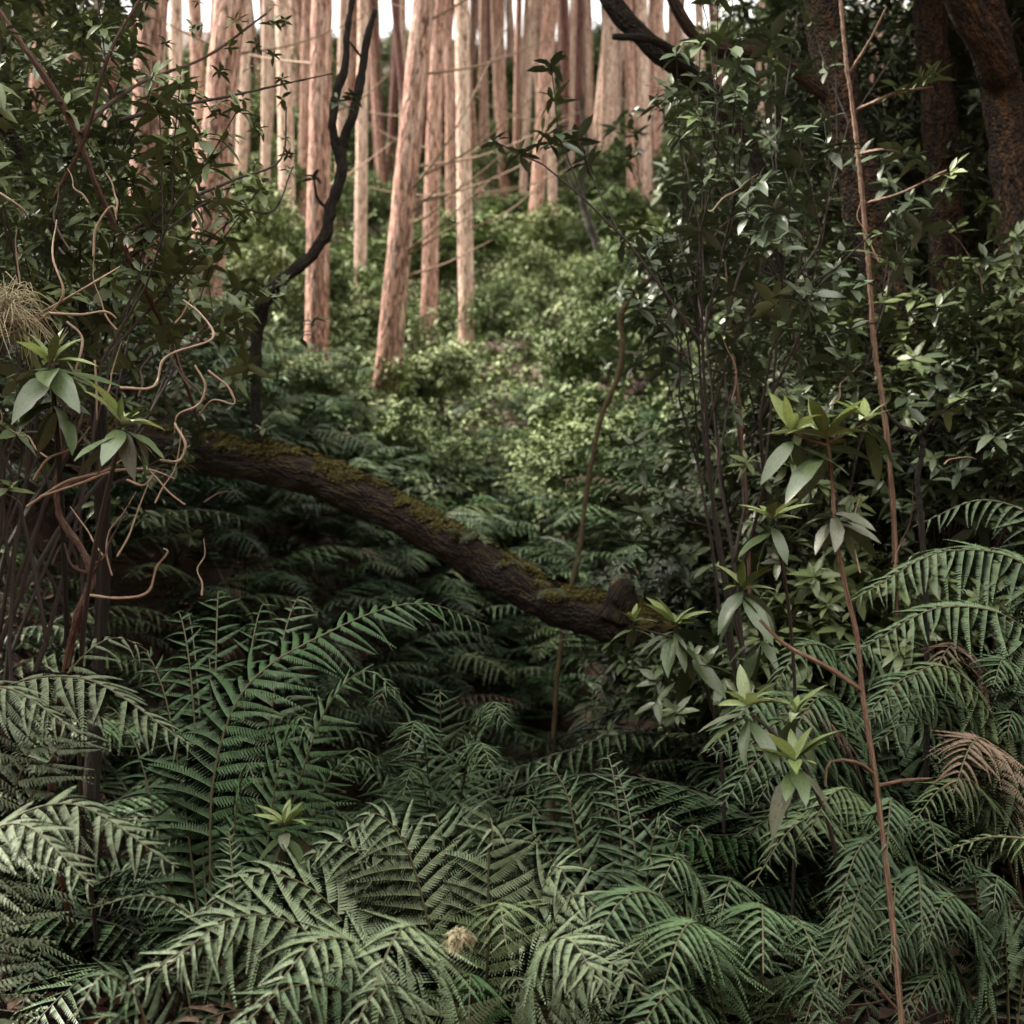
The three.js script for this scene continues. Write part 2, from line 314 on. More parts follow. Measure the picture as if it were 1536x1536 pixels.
// a fern whose fronds are set one by one: [tip, lift of the arch, leaflet size, pairs, roll?]
function shownFern(basePx, fronds, label, mat, grown = 0.8, stalkMat = M.fernStalk) {
  const b0 = at(basePx[0], basePx[1], basePx[2] + (fronds[0][4]?.via ? 0 : 0.75)), base = onGround(b0.x, b0.z, 0), g = thing('fern', label, 'fern', 'ferns with fronds close enough to show each leaflet', base);
  const extra = [];                                            // shorter fronds of the same crown
  for (const f of fronds) if (!f[4]?.via) for (let k = 0; k < (rnd() < 0.3 ? 2 : 1); k++) extra.push([[f[0][0] + R(-95, 95), f[0][1] + R(10, 110), f[0][2] + R(-0.05, 0.3)], f[1] * R(0.6, 1.2), f[2] * R(0.7, 0.95), f[3] - 2, { ...f[4], sag: R(0.2, 0.6) }]);
  for (const [tipPx, lift, size0, pairs0, o = {}] of [...fronds, ...extra]) {
    const size = size0 * grown * 0.8, pairs = Math.round(pairs0 * (1.9 - 0.7 * grown) * (o.via ? 1.6 : 1.3));
    const tip = at(...tipPx).sub(base), start = V(R(-.04, .04), 0, R(-.04, .04));
    const via = (o.via ?? []).map((q) => at(...q).sub(base));
    const arch = (t) => { const q = start.clone().lerp(tip, Math.pow(t, 0.85)); q.y = tip.y * (1 - Math.pow(1 - t, 2.4)) + (lift + 0.05) * 2.6 * t * (1 - t); return q; };
    const pts = via.length ? [start, ...via, tip] : [0, 0.2, 0.4, 0.6, 0.8, 1].map(arch);
    const fr = new THREE.Group(); fr.name = 'frond'; g.add(fr);
    const { list, curve } = frondPlan(pts, { size, pairs, bare: o.bare ?? 0.38, sag: (o.sag ?? 0.22) * 0.58, roll: o.roll ?? 0, lean: o.lean ?? 0.45, face: o.face ?? 0.55, turn: 0.6 }, leaflets);
    part('stalk', tube(curve.getPoints(14), [0.0036, 0.0024, 0.0007], { seg: 6, step: 0.04, rough: 0.05 }), stalkMat, fr);
    const m = o.mat ?? (o.via || rnd() < 0.72 ? mat : rnd() < 0.03 ? M.fernDead : pick(M.fern));
    for (const l of list) place(part('leaflet', l.geo, m, fr), l.m);
  }
  return g;
}

// ---------- laurel shrubs ----------
reseed(23);
const whorls = []; for (let k = 0; k < 6; k++) whorls.push(whorl(8 + k % 3, 0.078, 0.026, { up: 0.35, spread: 0.5 }));
const smallWhorls = []; for (let k = 0; k < 4; k++) smallWhorls.push(whorl(6, 0.055, 0.022, { up: 0.25, spread: 0.5 }));
const crownWhorls = []; for (let k = 0; k < 3; k++) crownWhorls.push(whorl(8, 0.11, 0.04, { up: 0.2, spread: 0.6, rows: 2, young: 1 }));
function grow(start, dir, len, r, depth, out, opts) {
  const pts = [start.clone()]; let p = start.clone(), d = dir.clone().normalize(); const n = 4;
  for (let k = 0; k < n; k++) { d.add(V(R(-1, 1), R(-0.6, 0.9), R(-1, 1)).multiplyScalar(opts.wiggle ?? 0.28)).normalize(); p = p.clone().addScaledVector(d, len / n); pts.push(p); }
  out.tubes.push([pts, r]);
  if (depth === 0) { out.tips.push([p, d.clone()]); if (rnd() < 0.6) out.tips.push([pts[3], d.clone().add(V(R(-1, 1), R(-.3, .6), R(-1, 1))).normalize()]); if (rnd() < 0.55) out.tips.push([pts[2], V(R(-1, 1), R(-.2, .6), R(-1, 1)).normalize()]); return; }
  const kids = opts.kids ?? 3;
  for (let k = 0; k < kids; k++) { const q = pts[k === 0 ? 4 : 2 + (k % 3)], nd = d.clone().add(V(R(-1, 1), R(-0.35, 0.7), R(-1, 1)).multiplyScalar(0.95)).normalize(); grow(q, nd, len * R(0.55, 0.8), r * 0.6, depth - 1, out, opts); }
}
function laurelShape(h, stems, depth, opts = {}) {
  const out = { tubes: [], tips: [] };
  for (let k = 0; k < stems; k++) { const a = R(0, 6.28); grow(V(R(-.1, .1), 0, R(-.1, .1)), V(Math.cos(a) * 0.4, 1, Math.sin(a) * 0.4), h * R(0.36, 0.5), opts.r ?? 0.014, depth, out, opts); }
  return { stem: joined(out.tubes.map(([p, r]) => tube(p, [r, r * 0.65], { seg: 5, step: 0.12, rough: 0.08 }))), tips: out.tips };
}
const LAUREL = []; for (let k = 0; k < 5; k++) LAUREL.push(laurelShape(1, 3, 3, { kids: 3, r: 0.007 }));
function laurelShrub(x, z, h, label, group, { set = whorls, mat = null, sink = 0, name = 'laurel_shrub', scale = 1, keep = 1, low = 0, slim = 0.62, more = 0.45 } = {}) {
  const g = thing(name, label, 'shrub', group, onGround(x, z, -sink)), f = pick(LAUREL), rot = R(0, 6.28);
  const st = part('stem', f.stem, M.twig, g); st.scale.set(h * slim, h, h * slim); st.rotation.y = rot;
  const main = mat ?? pick(M.laurel);
  for (const [p, d] of f.tips) {
    if (rnd() > keep || p.y < low) continue;
    const q = V(p.x * slim * h, p.y * h, p.z * slim * h).applyAxisAngle(UPV, rot), up = d.clone().applyAxisAngle(UPV, rot).add(V(0, 0.9, 0)).normalize();
    for (let k = 0; k < (rnd() < more ? 2 : 1); k++) {
      const w = part('leaf_cluster', pick(set), rnd() < 0.8 ? main : pick(M.laurel), g), s = R(0.8, 1.25) * scale;
      w.position.copy(q); if (k) w.position.add(V(R(-.14, .14), R(-.28, -.04), R(-.14, .14))); w.quaternion.setFromUnitVectors(UPV, up); w.rotateY(R(0, 6.28)); w.scale.setScalar(s);
    }
  }
  return g;
}
// bushes of the hillside: one merged crown each, several shapes
const BUSH = [];
for (let k = 0; k < 5; k++) {
  const f = laurelShape(1, 4, 3, { kids: 3, r: 0.006, wiggle: 0.4 }), s = new Soup(), w = []; for (let j = 0; j < 4; j++) w.push(whorl(7, 0.062, 0.024, { up: 0.2, spread: 0.7, rows: 2 }));
  for (const [p, d] of f.tips) { s.add(pick(w), basis(V(R(-1, 1), 0, R(-1, 1)).normalize(), d.clone().add(V(0, 0.8, 0)).normalize(), p, R(0.8, 1.3)), R(0.75, 1.2)); for (let q = 0; q < 5; q++) s.add(pick(w), basis(V(R(-1, 1), 0, R(-1, 1)).normalize(), V(R(-.7, .7), 1, R(-.7, .7)).normalize(), p.clone().add(V(R(-.12, .12), R(-.15, .07), R(-.12, .12))), R(0.6, 1.1)), R(0.75, 1.25)); }
  BUSH.push({ stem: f.stem, leaves: s.build() });
}
function bush(x, z, h, label, group, mat) {
  const g = thing('bush', label, 'bush', group, onGround(x, z, -0.05)), f = pick(BUSH); g.rotation.y = R(0, 6.28); g.scale.set(h * R(0.9, 1.3), h, h * R(0.9, 1.3));
  part('foliage', f.leaves, mat ?? pick(M.bush), g, 'stuff'); part('stem', f.stem, M.twig, g); return g;
}

// ---------- pine trees up the hill ----------
reseed(31);
const crownGeo = [];
for (let k = 0; k < 2; k++) {
  const s = new Soup();
  for (let j = 0; j < 170; j++) { const t = j / 170, a = j * 2.4, r = (1 - t) * 1.7 + 0.2, e = R(-0.2, 0.3), dir = V(Math.cos(a) * Math.cos(e), Math.sin(e), Math.sin(a) * Math.cos(e)); for (let q = 0; q < 4; q++) s.add(leafShape(r * 0.4, 0.22, 0.1, 0.1, 2), basis(dir.clone().add(V(R(-.4, .4), R(-.2, .2), R(-.4, .4))), UPV, V(0, t * 7, 0).addScaledVector(dir, r * q * 0.24))); }
  crownGeo.push(s.build());
}
function pine(xb, yb, xt, yt, d, width, label, { mat = M.pine, branches = 0, group = 'pine trunks up the hillside', side = 0 } = {}) {
  const b = at(xb, yb, d), t = at(xt, yt, d), up = t.clone().sub(b).normalize();
  let base = b.clone(); for (let k = 0; k < 200 && base.y > ground(base.x, base.z) - 0.15; k++) base.addScaledVector(up, -0.05);
  const r = width * 0.74 / 768 * K * d / 2, g = thing('pine_tree', label, 'tree', group, base), H = 19;
  const pts = []; for (let k = 0; k <= 5; k++) pts.push(up.clone().multiplyScalar(H * k / 5).add(V(k % 5 ? 0.05 * n2(k, xb) : 0, 0, k % 5 ? 0.05 * n2(k, xb + 9) : 0)));
  part('trunk', tube(pts, [r * 1.22, r * 1.0, r * 0.92, r * 0.8, r * 0.65, r * 0.5], { seg: d < 20 ? 14 : 9, step: d < 20 ? 0.16 : 0.4, rough: 0.06, freq: 3 }), mat, g);
  for (let k = 0; k < branches; k++) {
    const y = R(0.12, 0.5) * H * (d < 20 ? 0.75 : 1), a = side ? (rnd() < 0.8 ? R(-0.7, 0.9) : R(0, 6.28)) : R(0, 6.28), dir = V(Math.cos(a), R(0.1, 0.75), Math.sin(a)).normalize(), L = R(0.7, 2.4), q = up.clone().multiplyScalar(y);
    const bp = [q, q.clone().addScaledVector(dir, L * 0.4).add(V(0, -0.04 * L, 0)), q.clone().addScaledVector(dir, L).add(V(R(-.1, .1), 0.1 * L * R(-1, 1.4), 0))];
    part('dead_branch', tube(bp, [0.016, 0.010, 0.004], { seg: 5, step: 0.12, rough: 0.15 }), M.deadBranch, g);
  }
  const c = part('crown', pick(crownGeo), M.needle, g); c.position.copy(up.clone().multiplyScalar(H - 5)); c.rotation.y = R(0, 6.28);
  return g;
}
const PX = [[215, 330, 226, 0, 11, 58, 'pine trunk partly hidden by the leafy branches', { branches: 5 }],
  [306, 430, 342, 0, 12, 62, 'stout pink-brown pine trunk rising behind the leafy twigs', { branches: 6 }],
  [400, 330, 402, 0, 17, 17, 'slim pale pine trunk beside a stout pink-brown one', { mat: M.pinePale }],
  [474, 580, 486, 0, 13, 42, 'pink pine trunk behind the black forked branch', { branches: 5 }],
  [540, 470, 545, 0, 18, 23, 'slender straight pale pine trunk among thicker trunks', { mat: M.pinePale }],
  [583, 550, 640, 0, 13, 46, 'leaning pink-brown pine trunk with many bare side branches', { branches: 22, side: 1 }],
  [650, 340, 664, 0, 19, 30, 'brown pine trunk half behind the leaning one', { branches: 4 }],
  [701, 490, 694, 0, 17, 29, 'straight pine trunk with the palest bark', { mat: M.pinePale, branches: 6, side: 1 }],
  [800, 360, 812, 150, 23, 27, 'reddish pine trunk standing clear above the light green bushes', { mat: M.pine, branches: 3 }],
  [950, 340, 944, 120, 24, 21, 'brown pine trunk beside the laurel leaves', { branches: 2 }]];
for (const a of PX) pine(...a);
const FARLABEL = 'slim pine trunk in the crowded stand far up the hillside';
for (const [xb, yb, xt, d, w, m] of [[430, 300, 422, 21, 30, 'pinePale'], [570, 250, 553, 30, 13, 'pine'], [604, 250, 606, 28, 13, 'pinePale'], [756, 270, 748, 30, 20, 'pine'], [830, 300, 824, 26, 17, 'pinePale'], [884, 260, 878, 33, 15, 'pinePale'], [904, 240, 910, 34, 13, 'pinePale'], [925, 260, 918, 31, 15, 'pinePale'], [360, 300, 372, 24, 22, 'pinePale'], [270, 300, 268, 20, 26, 'pinePale'], [455, 300, 462, 25, 20, 'pine'], [730, 260, 726, 34, 16, 'pinePale'], [510, 280, 515, 27, 16, 'pinePale'], [675, 280, 672, 25, 18, 'pine'], [775, 250, 778, 37, 14, 'pine']])
  pine(xb, yb, xt, 0, d, w, FARLABEL, { mat: M[m], group: 'far pine trunks', branches: d < 30 ? 2 : 0 });
for (let k = 0; k < 105; k++) {
  const d = 25 + 42 * Math.pow(k / 105, 1.0) + R(-1, 1), x = k % 3 ? R(40, 1020) : R(-160, 1420);
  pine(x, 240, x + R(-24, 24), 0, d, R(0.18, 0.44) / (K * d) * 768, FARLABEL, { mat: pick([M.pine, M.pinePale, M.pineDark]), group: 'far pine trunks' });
}

for (let k = 0; k < 46; k++) {
  const d = R(46, 76), x = R(-60, 900);
  pine(x, 200, x + R(-14, 14), 0, d, R(0.22, 0.42) / (K * d) * 768, FARLABEL, { mat: pick([M.pine, M.pinePale]), group: 'far pine trunks' });
}

for (let k = 0; k < 26; k++) { const d = R(30, 58), x = R(690, 1010); pine(x, 220, x + R(-12, 12), 0, d, R(0.16, 0.3) / (K * d) * 768, FARLABEL, { mat: pick([M.pine, M.pinePale]), group: 'far pine trunks' }); }

// ---------- hillside bushes and ferns ----------
reseed(41);
for (let k = 0; k < 60; k++) { const d = R(42, 78), x = R(-1.1, 0.7) * K * d; bush(x, -d, R(1.8, 3), 'pale green bush far up the pine slope', 'bushes far up the slope', pick(M.bush)); }
const free = [];
const clearing = (x, d) => { const p = 768 + x / (K * d) * 768; return (d > 3.2 && d < 4.9 && p > 1030 && p < 1250) || (d < 3.1 && p > 1340) || (d < 2.9 && p < 260); };   // bare litter
const apart = (x, z, r) => { for (const [a, b, c] of free) if (Math.hypot(a - x, b - z) < r * 0.5 + c * 0.5) return false; free.push([x, z, r]); return true; };
for (let k = 0, made = 0; k < 4000 && made < 210; k++) {
  const d = 10.8 + 34 * Math.pow(rnd(), 1.25), x = R(-1.15, 1.15) * K * d;
  if (!apart(x, -d, 0.55 + d * 0.03)) continue;
  made++; bush(x, -d, R(0.6, 1.5) * (1 + d * 0.012) * (d < 15 ? 0.68 : 1), d < 17 ? 'small-leaved green bush at the foot of the pine trunks' : 'pale green bush far up the pine slope', d < 17 ? 'bushes at the foot of the pines' : 'bushes far up the slope', pick(M.bush));
}
for (let k = 0, made = 0; k < 5000 && made < 200; k++) {
  const d = R(6.4, 12.5), x = R(-1.1, 1.1) * K * d;
  if (!apart(x, -d, 0.36)) continue;
  made++; wildFern(x, -d, R(0.8, 1.15), 7, 'fern on the rising slope between the mossy trunk and the pines', 'ferns on the rising slope', true);
}
for (let k = 0, made = 0; k < 1500 && made < 130; k++) {
  const d = 2.4 + 4.9 * Math.sqrt(rnd()), x = R(-1.2, 1.2) * K * d;
  if (d < 3.95 || clearing(x, d) || !apart(x, -d, 0.42)) continue;
  made++; wildFern(x, -d, d < 3.6 ? R(0.5, 0.75) : R(0.8, 1.15), 8, x > 0.5 ? 'fern on the bank under the laurel shrubs' : x < -0.7 ? 'fern on the bank under the curling vines' : 'fern on the gully floor below the mossy trunk', x > 0.5 ? 'ferns on the bank under the laurels' : x < -0.7 ? 'ferns on the bank under the vines' : 'ferns on the gully floor', d > 5.5);
}

for (let k = 0, made = 0; k < 3000 && made < 110; k++) {
  const d = R(9, 15), x = R(-0.75, 0.8) * K * d;
  if (!apart(x + 50, -d, 0.35)) continue;
  made++; wildFern(x, -d, R(0.6, 0.95), 6, 'small fern on the steep slope below the pine bushes', 'small ferns on the steep slope', true);
}
{
  const sprig = []; for (let v = 0; v < 3; v++) { const so = new Soup(); for (let k = 0; k < 9; k++) { const a = k * 2.4, r = R(0.02, 0.2); so.add(pick(smallWhorls), basis(V(1, 0, 0), V(R(-.5, .5), 1, R(-.5, .5)).normalize(), V(Math.cos(a) * r, R(0.03, 0.3), Math.sin(a) * r), R(0.7, 1.2)), R(0.75, 1.25)); } sprig.push(so.build()); }
  sprig.forEach((geo, v) => {
    const n = 2200, im = new THREE.InstancedMesh(geo, M.bush[v], n); im.name = numbered('ground_cover'); tag(im, ['low green undergrowth covering the pine slope', 'low dull green undergrowth covering the pine slope', 'low pale green undergrowth covering the pine slope'][v], 'undergrowth', null, 'stuff');
    for (let k = 0; k < n; k++) { const d = 10.8 + 32 * Math.pow(rnd(), 1.5), x = R(-1.1, 1.1) * K * d, sc = R(0.7, 1.6) * (1 + d * 0.02); im.setMatrixAt(k, new THREE.Matrix4().compose(onGround(x, -d, 0), new THREE.Quaternion().setFromAxisAngle(UPV, R(0, 6.28)), V(sc, sc, sc))); }
    scene.add(im);
  });
}

for (let k = 0, made = 0; k < 400 && made < 22; k++) {
  const d = R(4.0, 6.2), x = R(0.34, 1.05) * K * d;
  if (clearing(x, d) || !apart(x + 200, -d, 0.42)) continue;
  made++; wildFern(x, -d, R(1.05, 1.35), 9, 'tall fern crowding the foot of the laurel shrubs', 'tall ferns at the foot of the laurels');
}

// ---------- ferns shown leaflet by leaflet ----------
reseed(52);
const F = M.fern;
shownFern([720, 1536, 1.9], [[[520, 1265, 2.5], .12, .27, 15], [[740, 1275, 2.5], .12, .27, 15], [[180, 1500, 2.1], .12, .25, 14], [[250, 1450, 2.15], .12, .26, 15], [[300, 1370, 2.35], .12, .28, 15], [[450, 1300, 2.55], .1, .27, 15], [[640, 1245, 2.75], .08, .25, 14], [[860, 1350, 2.5], .12, .27, 15], [[900, 1480, 2.15], .1, .26, 14], [[400, 1500, 1.95], .1, .25, 14], [[760, 1420, 2.2], .1, .24, 13], [[560, 1480, 1.95], .1, .22, 13]], 'large bright grey-green fern spreading below the seedling rosette', leafMat(0.138, 0.182, 0.10, FO), 1.0);
shownFern([-140, 1400, 2.7], [[[290, 1120, 2.6], 0, .30, 16, { via: [[-40, 1070, 2.75], [110, 1015, 2.7]], sag: 0.6 }], [[120, 1100, 2.45], 0, .26, 14, { via: [[-80, 1060, 2.6], [0, 1030, 2.55]], sag: 0.6 }], [[230, 980, 3.0], 0.1, .26, 14, { sag: 0.4 }]], 'pale fern with drooping leaflets under the red-barked stem', M.fernPale, 0.86);
shownFern([-150, 1536, 2.3], [[[268, 1302, 2.3], 0, .28, 16, { via: [[-60, 1300, 2.3], [90, 1205, 2.35]], sag: 0.5 }], [[140, 1330, 2.1], 0, .26, 14, { via: [[-80, 1310, 2.2], [20, 1235, 2.2]], sag: 0.5 }]], 'pale fern with one wide arched frond above the leaf litter', M.fernPale, 0.86);
shownFern([330, 1340, 3.2], [[[735, 940, 3.5], 0, .27, 16, { via: [[350, 1060, 3.2], [500, 945, 3.3], [630, 905, 3.4]], bare: .42 }], [[600, 1040, 3.0], .12, .25, 15], [[255, 945, 3.5], .14, .25, 14], [[470, 920, 3.7], .14, .26, 14], [[470, 1110, 2.85], .1, .24, 14], [[330, 900, 3.9], .1, .25, 14], [[190, 1000, 3.3], .1, .22, 13]], 'deep green fern with long stalks between pale fern and mossy trunk', F[2]);
shownFern([660, 1400, 3.3], [[[610, 1130, 3.1], .12, .24, 14], [[760, 1090, 3.4], .12, .25, 14], [[740, 1160, 3.1], .1, .23, 13], [[560, 1060, 3.5], .1, .24, 14], [[660, 1060, 3.7], .1, .24, 14]], 'dark green fern in the middle of the gully', F[3]);
shownFern([950, 1480, 2.9], [[[925, 1150, 3.0], 0, .20, 9, { via: [[955, 1350, 2.88], [948, 1240, 2.9]], bare: .35, sag: .1 }], [[790, 1190, 2.95], .16, .22, 12], [[900, 1160, 3.15], .12, .2, 12], [[1010, 1260, 2.7], .1, .2, 12]], 'upright fern with ladder-like leaflets on two thin stalks', F[3]);
shownFern([1130, 1600, 2.3], [[[880, 1430, 2.3], .12, .25, 14], [[985, 1350, 2.6], .12, .26, 14], [[1145, 1460, 2.2], .12, .24, 14], [[990, 1500, 2.05], .1, .24, 14], [[1080, 1380, 2.5], .1, .24, 13]], 'fern with fanned flat fronds beside the large bright fern', F[0]);
shownFern([1360, 1300, 3.1], [[[1060, 1130, 3.0], .2, .28, 15], [[1160, 1030, 3.3], .2, .28, 15], [[1080, 1210, 2.8], .15, .26, 14], [[1260, 1010, 3.5], .15, .27, 14], [[1180, 1120, 2.9], .16, .26, 14]], 'wide fern behind the tan sapling stem', F[0]);
shownFern([1620, 1150, 3.3], [[[1270, 905, 3.2], 0, .3, 17, { via: [[1560, 870, 3.35], [1430, 825, 3.3]], sag: .55 }], [[1280, 980, 3.0], 0, .28, 15, { via: [[1550, 960, 3.2], [1420, 910, 3.1]], sag: .45 }], [[1370, 790, 3.7], 0, .28, 15, { via: [[1570, 800, 3.6], [1480, 750, 3.65]], sag: .5 }], [[1340, 1040, 2.8], .1, .26, 14]], 'large fern with arched fronds hanging over the right bank', F[1], 0.86);
shownFern([1560, 1330, 2.8], [[[1300, 1070, 2.7], .12, .26, 15], [[1400, 1010, 3.0], .12, .26, 15], [[1490, 1030, 2.9], .1, .25, 14], [[1430, 1190, 2.4], .1, .24, 14]], 'fern above the dark hollow in the bank', F[0]);
shownFern([1360, 1420, 2.75], [[[1205, 1265, 2.45], .1, .22, 13, { sag: .7 }], [[1250, 1390, 2.35], .14, .2, 13, { sag: .9 }], [[1330, 1290, 2.4], .1, .2, 12, { sag: .8 }], [[1240, 1490, 2.35], .1, .2, 13, { sag: .9 }], [[1385, 1430, 2.35], .1, .18, 12, { sag: .8 }]], 'dark fern with hanging fronds around the tan sapling stem', F[3]);
shownFern([1680, 1500, 2.2], [[[1402, 1282, 2.3], 0, .13, 16, { via: [[1600, 1290, 2.25], [1500, 1255, 2.3]], mat: leafMat(0.13, 0.2, 0.075), sag: .3 }]], 'fresh green narrow fern frond poking out of the dark hollow', F[2]);
shownFern([1500, 1600, 2.3], [[[1390, 1420, 2.5], .1, .2, 13], [[1490, 1370, 2.7], .1, .2, 13], [[1300, 1470, 2.6], .1, .2, 13], [[1440, 1330, 2.9], .1, .22, 13]], 'low fern growing out of the litter in the corner of the bank', F[3]);
shownFern([330, 1600, 2.35], [[[125, 1365, 2.3], 0, .13, 15, { via: [[330, 1430, 2.35], [235, 1345, 2.35]], sag: .5 }], [[343, 1240, 2.5], 0, .14, 13, { via: [[355, 1450, 2.4], [350, 1330, 2.45]], bare: .55, sag: .1 }], [[110, 1530, 2.0], .1, .2, 13]], 'small fern with one upright and one sideways frond', F[1]);

// ---------- the fallen mossy trunk ----------
reseed(61);
{
  const pts = [[-120, 640, 5.9], [120, 655, 5.8], [300, 680, 5.7], [440, 705, 5.6], [560, 752, 5.5], [660, 806, 5.4], [760, 868, 5.3], [850, 915, 5.25], [930, 930, 5.2], [980, 950, 5.18], [1045, 992, 5.12]].map((q) => at(...q));
  const g = thing('fallen_trunk', 'mossy fallen tree trunk slanting down across the gully', 'fallen trunk', null, onGround(pts[10].x, pts[10].z)), o = g.position;
  const local = pts.map((p) => p.clone().sub(o)), rad = [0.098, 0.095, 0.09, 0.084, 0.078, 0.076, 0.078, 0.082, 0.092, 0.068, 0.04];
  const tg = tube(local, rad, { seg: 30, step: 0.02, rough: 0.13, freq: 7, maxRings: 300 }); part('trunk', tg, M.logBark, g);
  const k0 = at(925, 925, 5.17).sub(o), k1 = at(938, 872, 5.12).sub(o);
  part('branch_stub', tube([k0, k0.clone().lerp(k1, 0.6), k1], [0.08, 0.058, 0.03], { seg: 14, step: 0.012, rough: 0.2, freq: 12 }), M.logBark, g);
  // moss tufts on the upper side: thousands of tiny blades
  const tuft = new Soup(); for (let k = 0; k < 7; k++) { const a = k * 2.4, e = R(0.5, 1.3); tuft.add(leafShape(R(0.012, 0.022), 0.006, 0.2, 0.1, 2), basis(V(Math.cos(a) * Math.cos(e), Math.sin(e), Math.sin(a) * Math.cos(e)), UPV, V(R(-.004, .004), 0, R(-.004, .004))), R(0.6, 1.4)); }
  const P = tg.attributes.position, N = tg.attributes.normal, mats = [], cols = [];
  for (let k = 0; k < 60000 && mats.length < 9500; k++) {
    const i = Math.floor(rnd() * P.count), n = V().fromBufferAttribute(N, i), p = V().fromBufferAttribute(P, i).add(V(R(-.012, .012), R(-.004, .004), R(-.012, .012)));
    const patch = n3(p.x * 3.2, p.y * 3.2, p.z * 3.2) * 0.4 + n3(p.x * 11, p.y * 11, p.z * 11) * 0.3;
    if (n.y + patch * 1.2 < 0.62) continue;
    const q = new THREE.Quaternion().setFromUnitVectors(UPV, n.clone().add(V(R(-.3, .3), R(0, .3), R(-.3, .3))).normalize()), s = R(0.6, 1.3);
    mats.push(new THREE.Matrix4().compose(p, q, V(s, s, s))); const t = R(0.55, 1.25), y = 0.5 + 0.5 * n3(p.x * 7 + 3, p.y * 7, p.z * 7); cols.push(col(t * (0.8 + 0.5 * y), t, t * 0.9));
  }
  const tg2 = tuft.build(), pad = new Soup(); mats.forEach((m, k) => pad.add(tg2, m, cols[k].g)); part('moss', pad.build(), M.moss, g, 'stuff');
}
// little ferns rooted on the trunk
for (const [x, y, d, s] of [[722, 800, 5.24, 0.14], [758, 848, 5.15, 0.11], [828, 886, 5.1, 0.10], [846, 838, 5.2, 0.12], [690, 800, 5.25, 0.09]]) {
  const g = thing('small_fern', 'tiny pale lacy fern rooted in moss on the fallen trunk', 'fern', 'tiny ferns on the fallen trunk', at(x, y, d));
  for (let k = 0; k < 6; k++) { const f = pick(FRfar), fr = part('frond', f.blade, M.fernPale, g); fr.rotation.set(0, k * 1.05 + R(-.2, .2), R(-0.7, -0.1), 'YXZ'); fr.scale.setScalar(s * R(.8, 1.2)); }
}

// ---------- laurel trees ----------
reseed(71);
function laurelTree(paths, label, crowns, mat = M.laurelBark, name = 'laurel_tree', group) {
  const base = paths[0][0][0], g = thing(name, label, 'tree', group, base);
  paths.forEach(([pts, rad], k) => part(k ? 'limb' : 'trunk', tube(pts.map((p) => p.clone().sub(base)), rad, { seg: 16, step: 0.05, rough: 0.16, freq: 4 }), mat, g));
  crowns.forEach(([c, r, n], k) => {
    const soup = new Soup();
    for (let j = 0; j < n; j++) {
      let p; do { p = V(R(-1, 1), R(-1, 1), R(-1, 1)); } while (p.lengthSq() > 1 || n3(p.x * 2.2 + k * 5, p.y * 2.2, p.z * 2.2) + 0.35 * n3(p.x * 6, p.y * 6, p.z * 6 + k) < -0.12);
      const s = R(0.7, 1.2), q = new THREE.Quaternion().setFromUnitVectors(UPV, V(R(-.8, .8), 1, R(-.8, .8)).normalize()).multiply(new THREE.Quaternion().setFromAxisAngle(UPV, R(0, 6.28)));
      soup.add(pick(crownWhorls), new THREE.Matrix4().compose(V(p.x * r.x, p.y * r.y, p.z * r.z).add(c).sub(base), q, V(s, s, s)), R(0.8, 1.2));
    }
    part('crown', soup.build(), M.laurel[k % 3], g, 'stuff');
  });
  return g;
}
const px = (...q) => q.map((a) => at(...a));
const foot = (x, d) => { const p = at(x, 768, d + (d < 3.2 ? 0.25 : 0)); return onGround(p.x, p.z, -0.1); };
laurelTree([[[foot(1400, 5.7), ...px([1345, 520, 5.7], [1300, 330, 5.65], [1262, 160, 5.6], [1232, 0, 5.6], [1215, -220, 5.6])], [.11, .1, .09, .085, .08, .075]], [px([1262, 160, 5.6], [1160, 85, 5.5], [1050, 60, 5.4], [980, -60, 5.3]), [.035, .03, .025, .02]]],
  'stout mossy brown laurel trunk behind the thin tan pole', [[V(2.0, 5.9, -6.4), V(2.0, 1.3, 2.0), 4200]]);
laurelTree([[[foot(1440, 6.1), ...px([1420, 420, 6.1], [1410, 200, 6.05], [1392, 0, 6], [1380, -200, 6])], [.09, .08, .072, .07, .065]]], 'reddish laurel trunk with pale lichen patches beside the stout one', [[V(3.8, 6.4, -8.0), V(2.2, 1.5, 2.2), 3400]]);
laurelTree([[[foot(1580, 5.3), ...px([1540, 480, 5.3], [1512, 240, 5.3], [1496, 100, 5.3], [1470, 0, 5.2], [1400, -160, 5.1])], [.085, .08, .075, .075, .075, .07]], [px([1500, 110, 5.25], [1470, 50, 5.1], [1425, -30, 5], [1330, -120, 5]), [.075, .07, .065, .06]]], 'thick dark-limbed laurel tree with an orange-brown mossy trunk', [[V(3.1, 4.9, -4.9), V(1.8, 0.9, 1.8), 3000]]);
laurelTree([[[foot(1180, 6.2), ...px([1170, 420, 6.2], [1130, 240, 6.15], [1060, 130, 6.1], [985, 75, 6.05], [915, 0, 6], [880, -120, 6])], [.03, .035, .04, .05, .05, .045, .04]], [px([1060, 130, 6.1], [980, 60, 5.9], [920, 55, 5.8]), [.03, .022, .012]]], 'black laurel limb arching out over the gully', [[V(1.6, 4.9, -6.0), V(1.2, .8, 1.2), 700], [V(0.2, 6.8, -7.2), V(3.0, 1.1, 2.8), 5200]], M.darkBark);  // the larger crown is added above the view to shade the gully floor
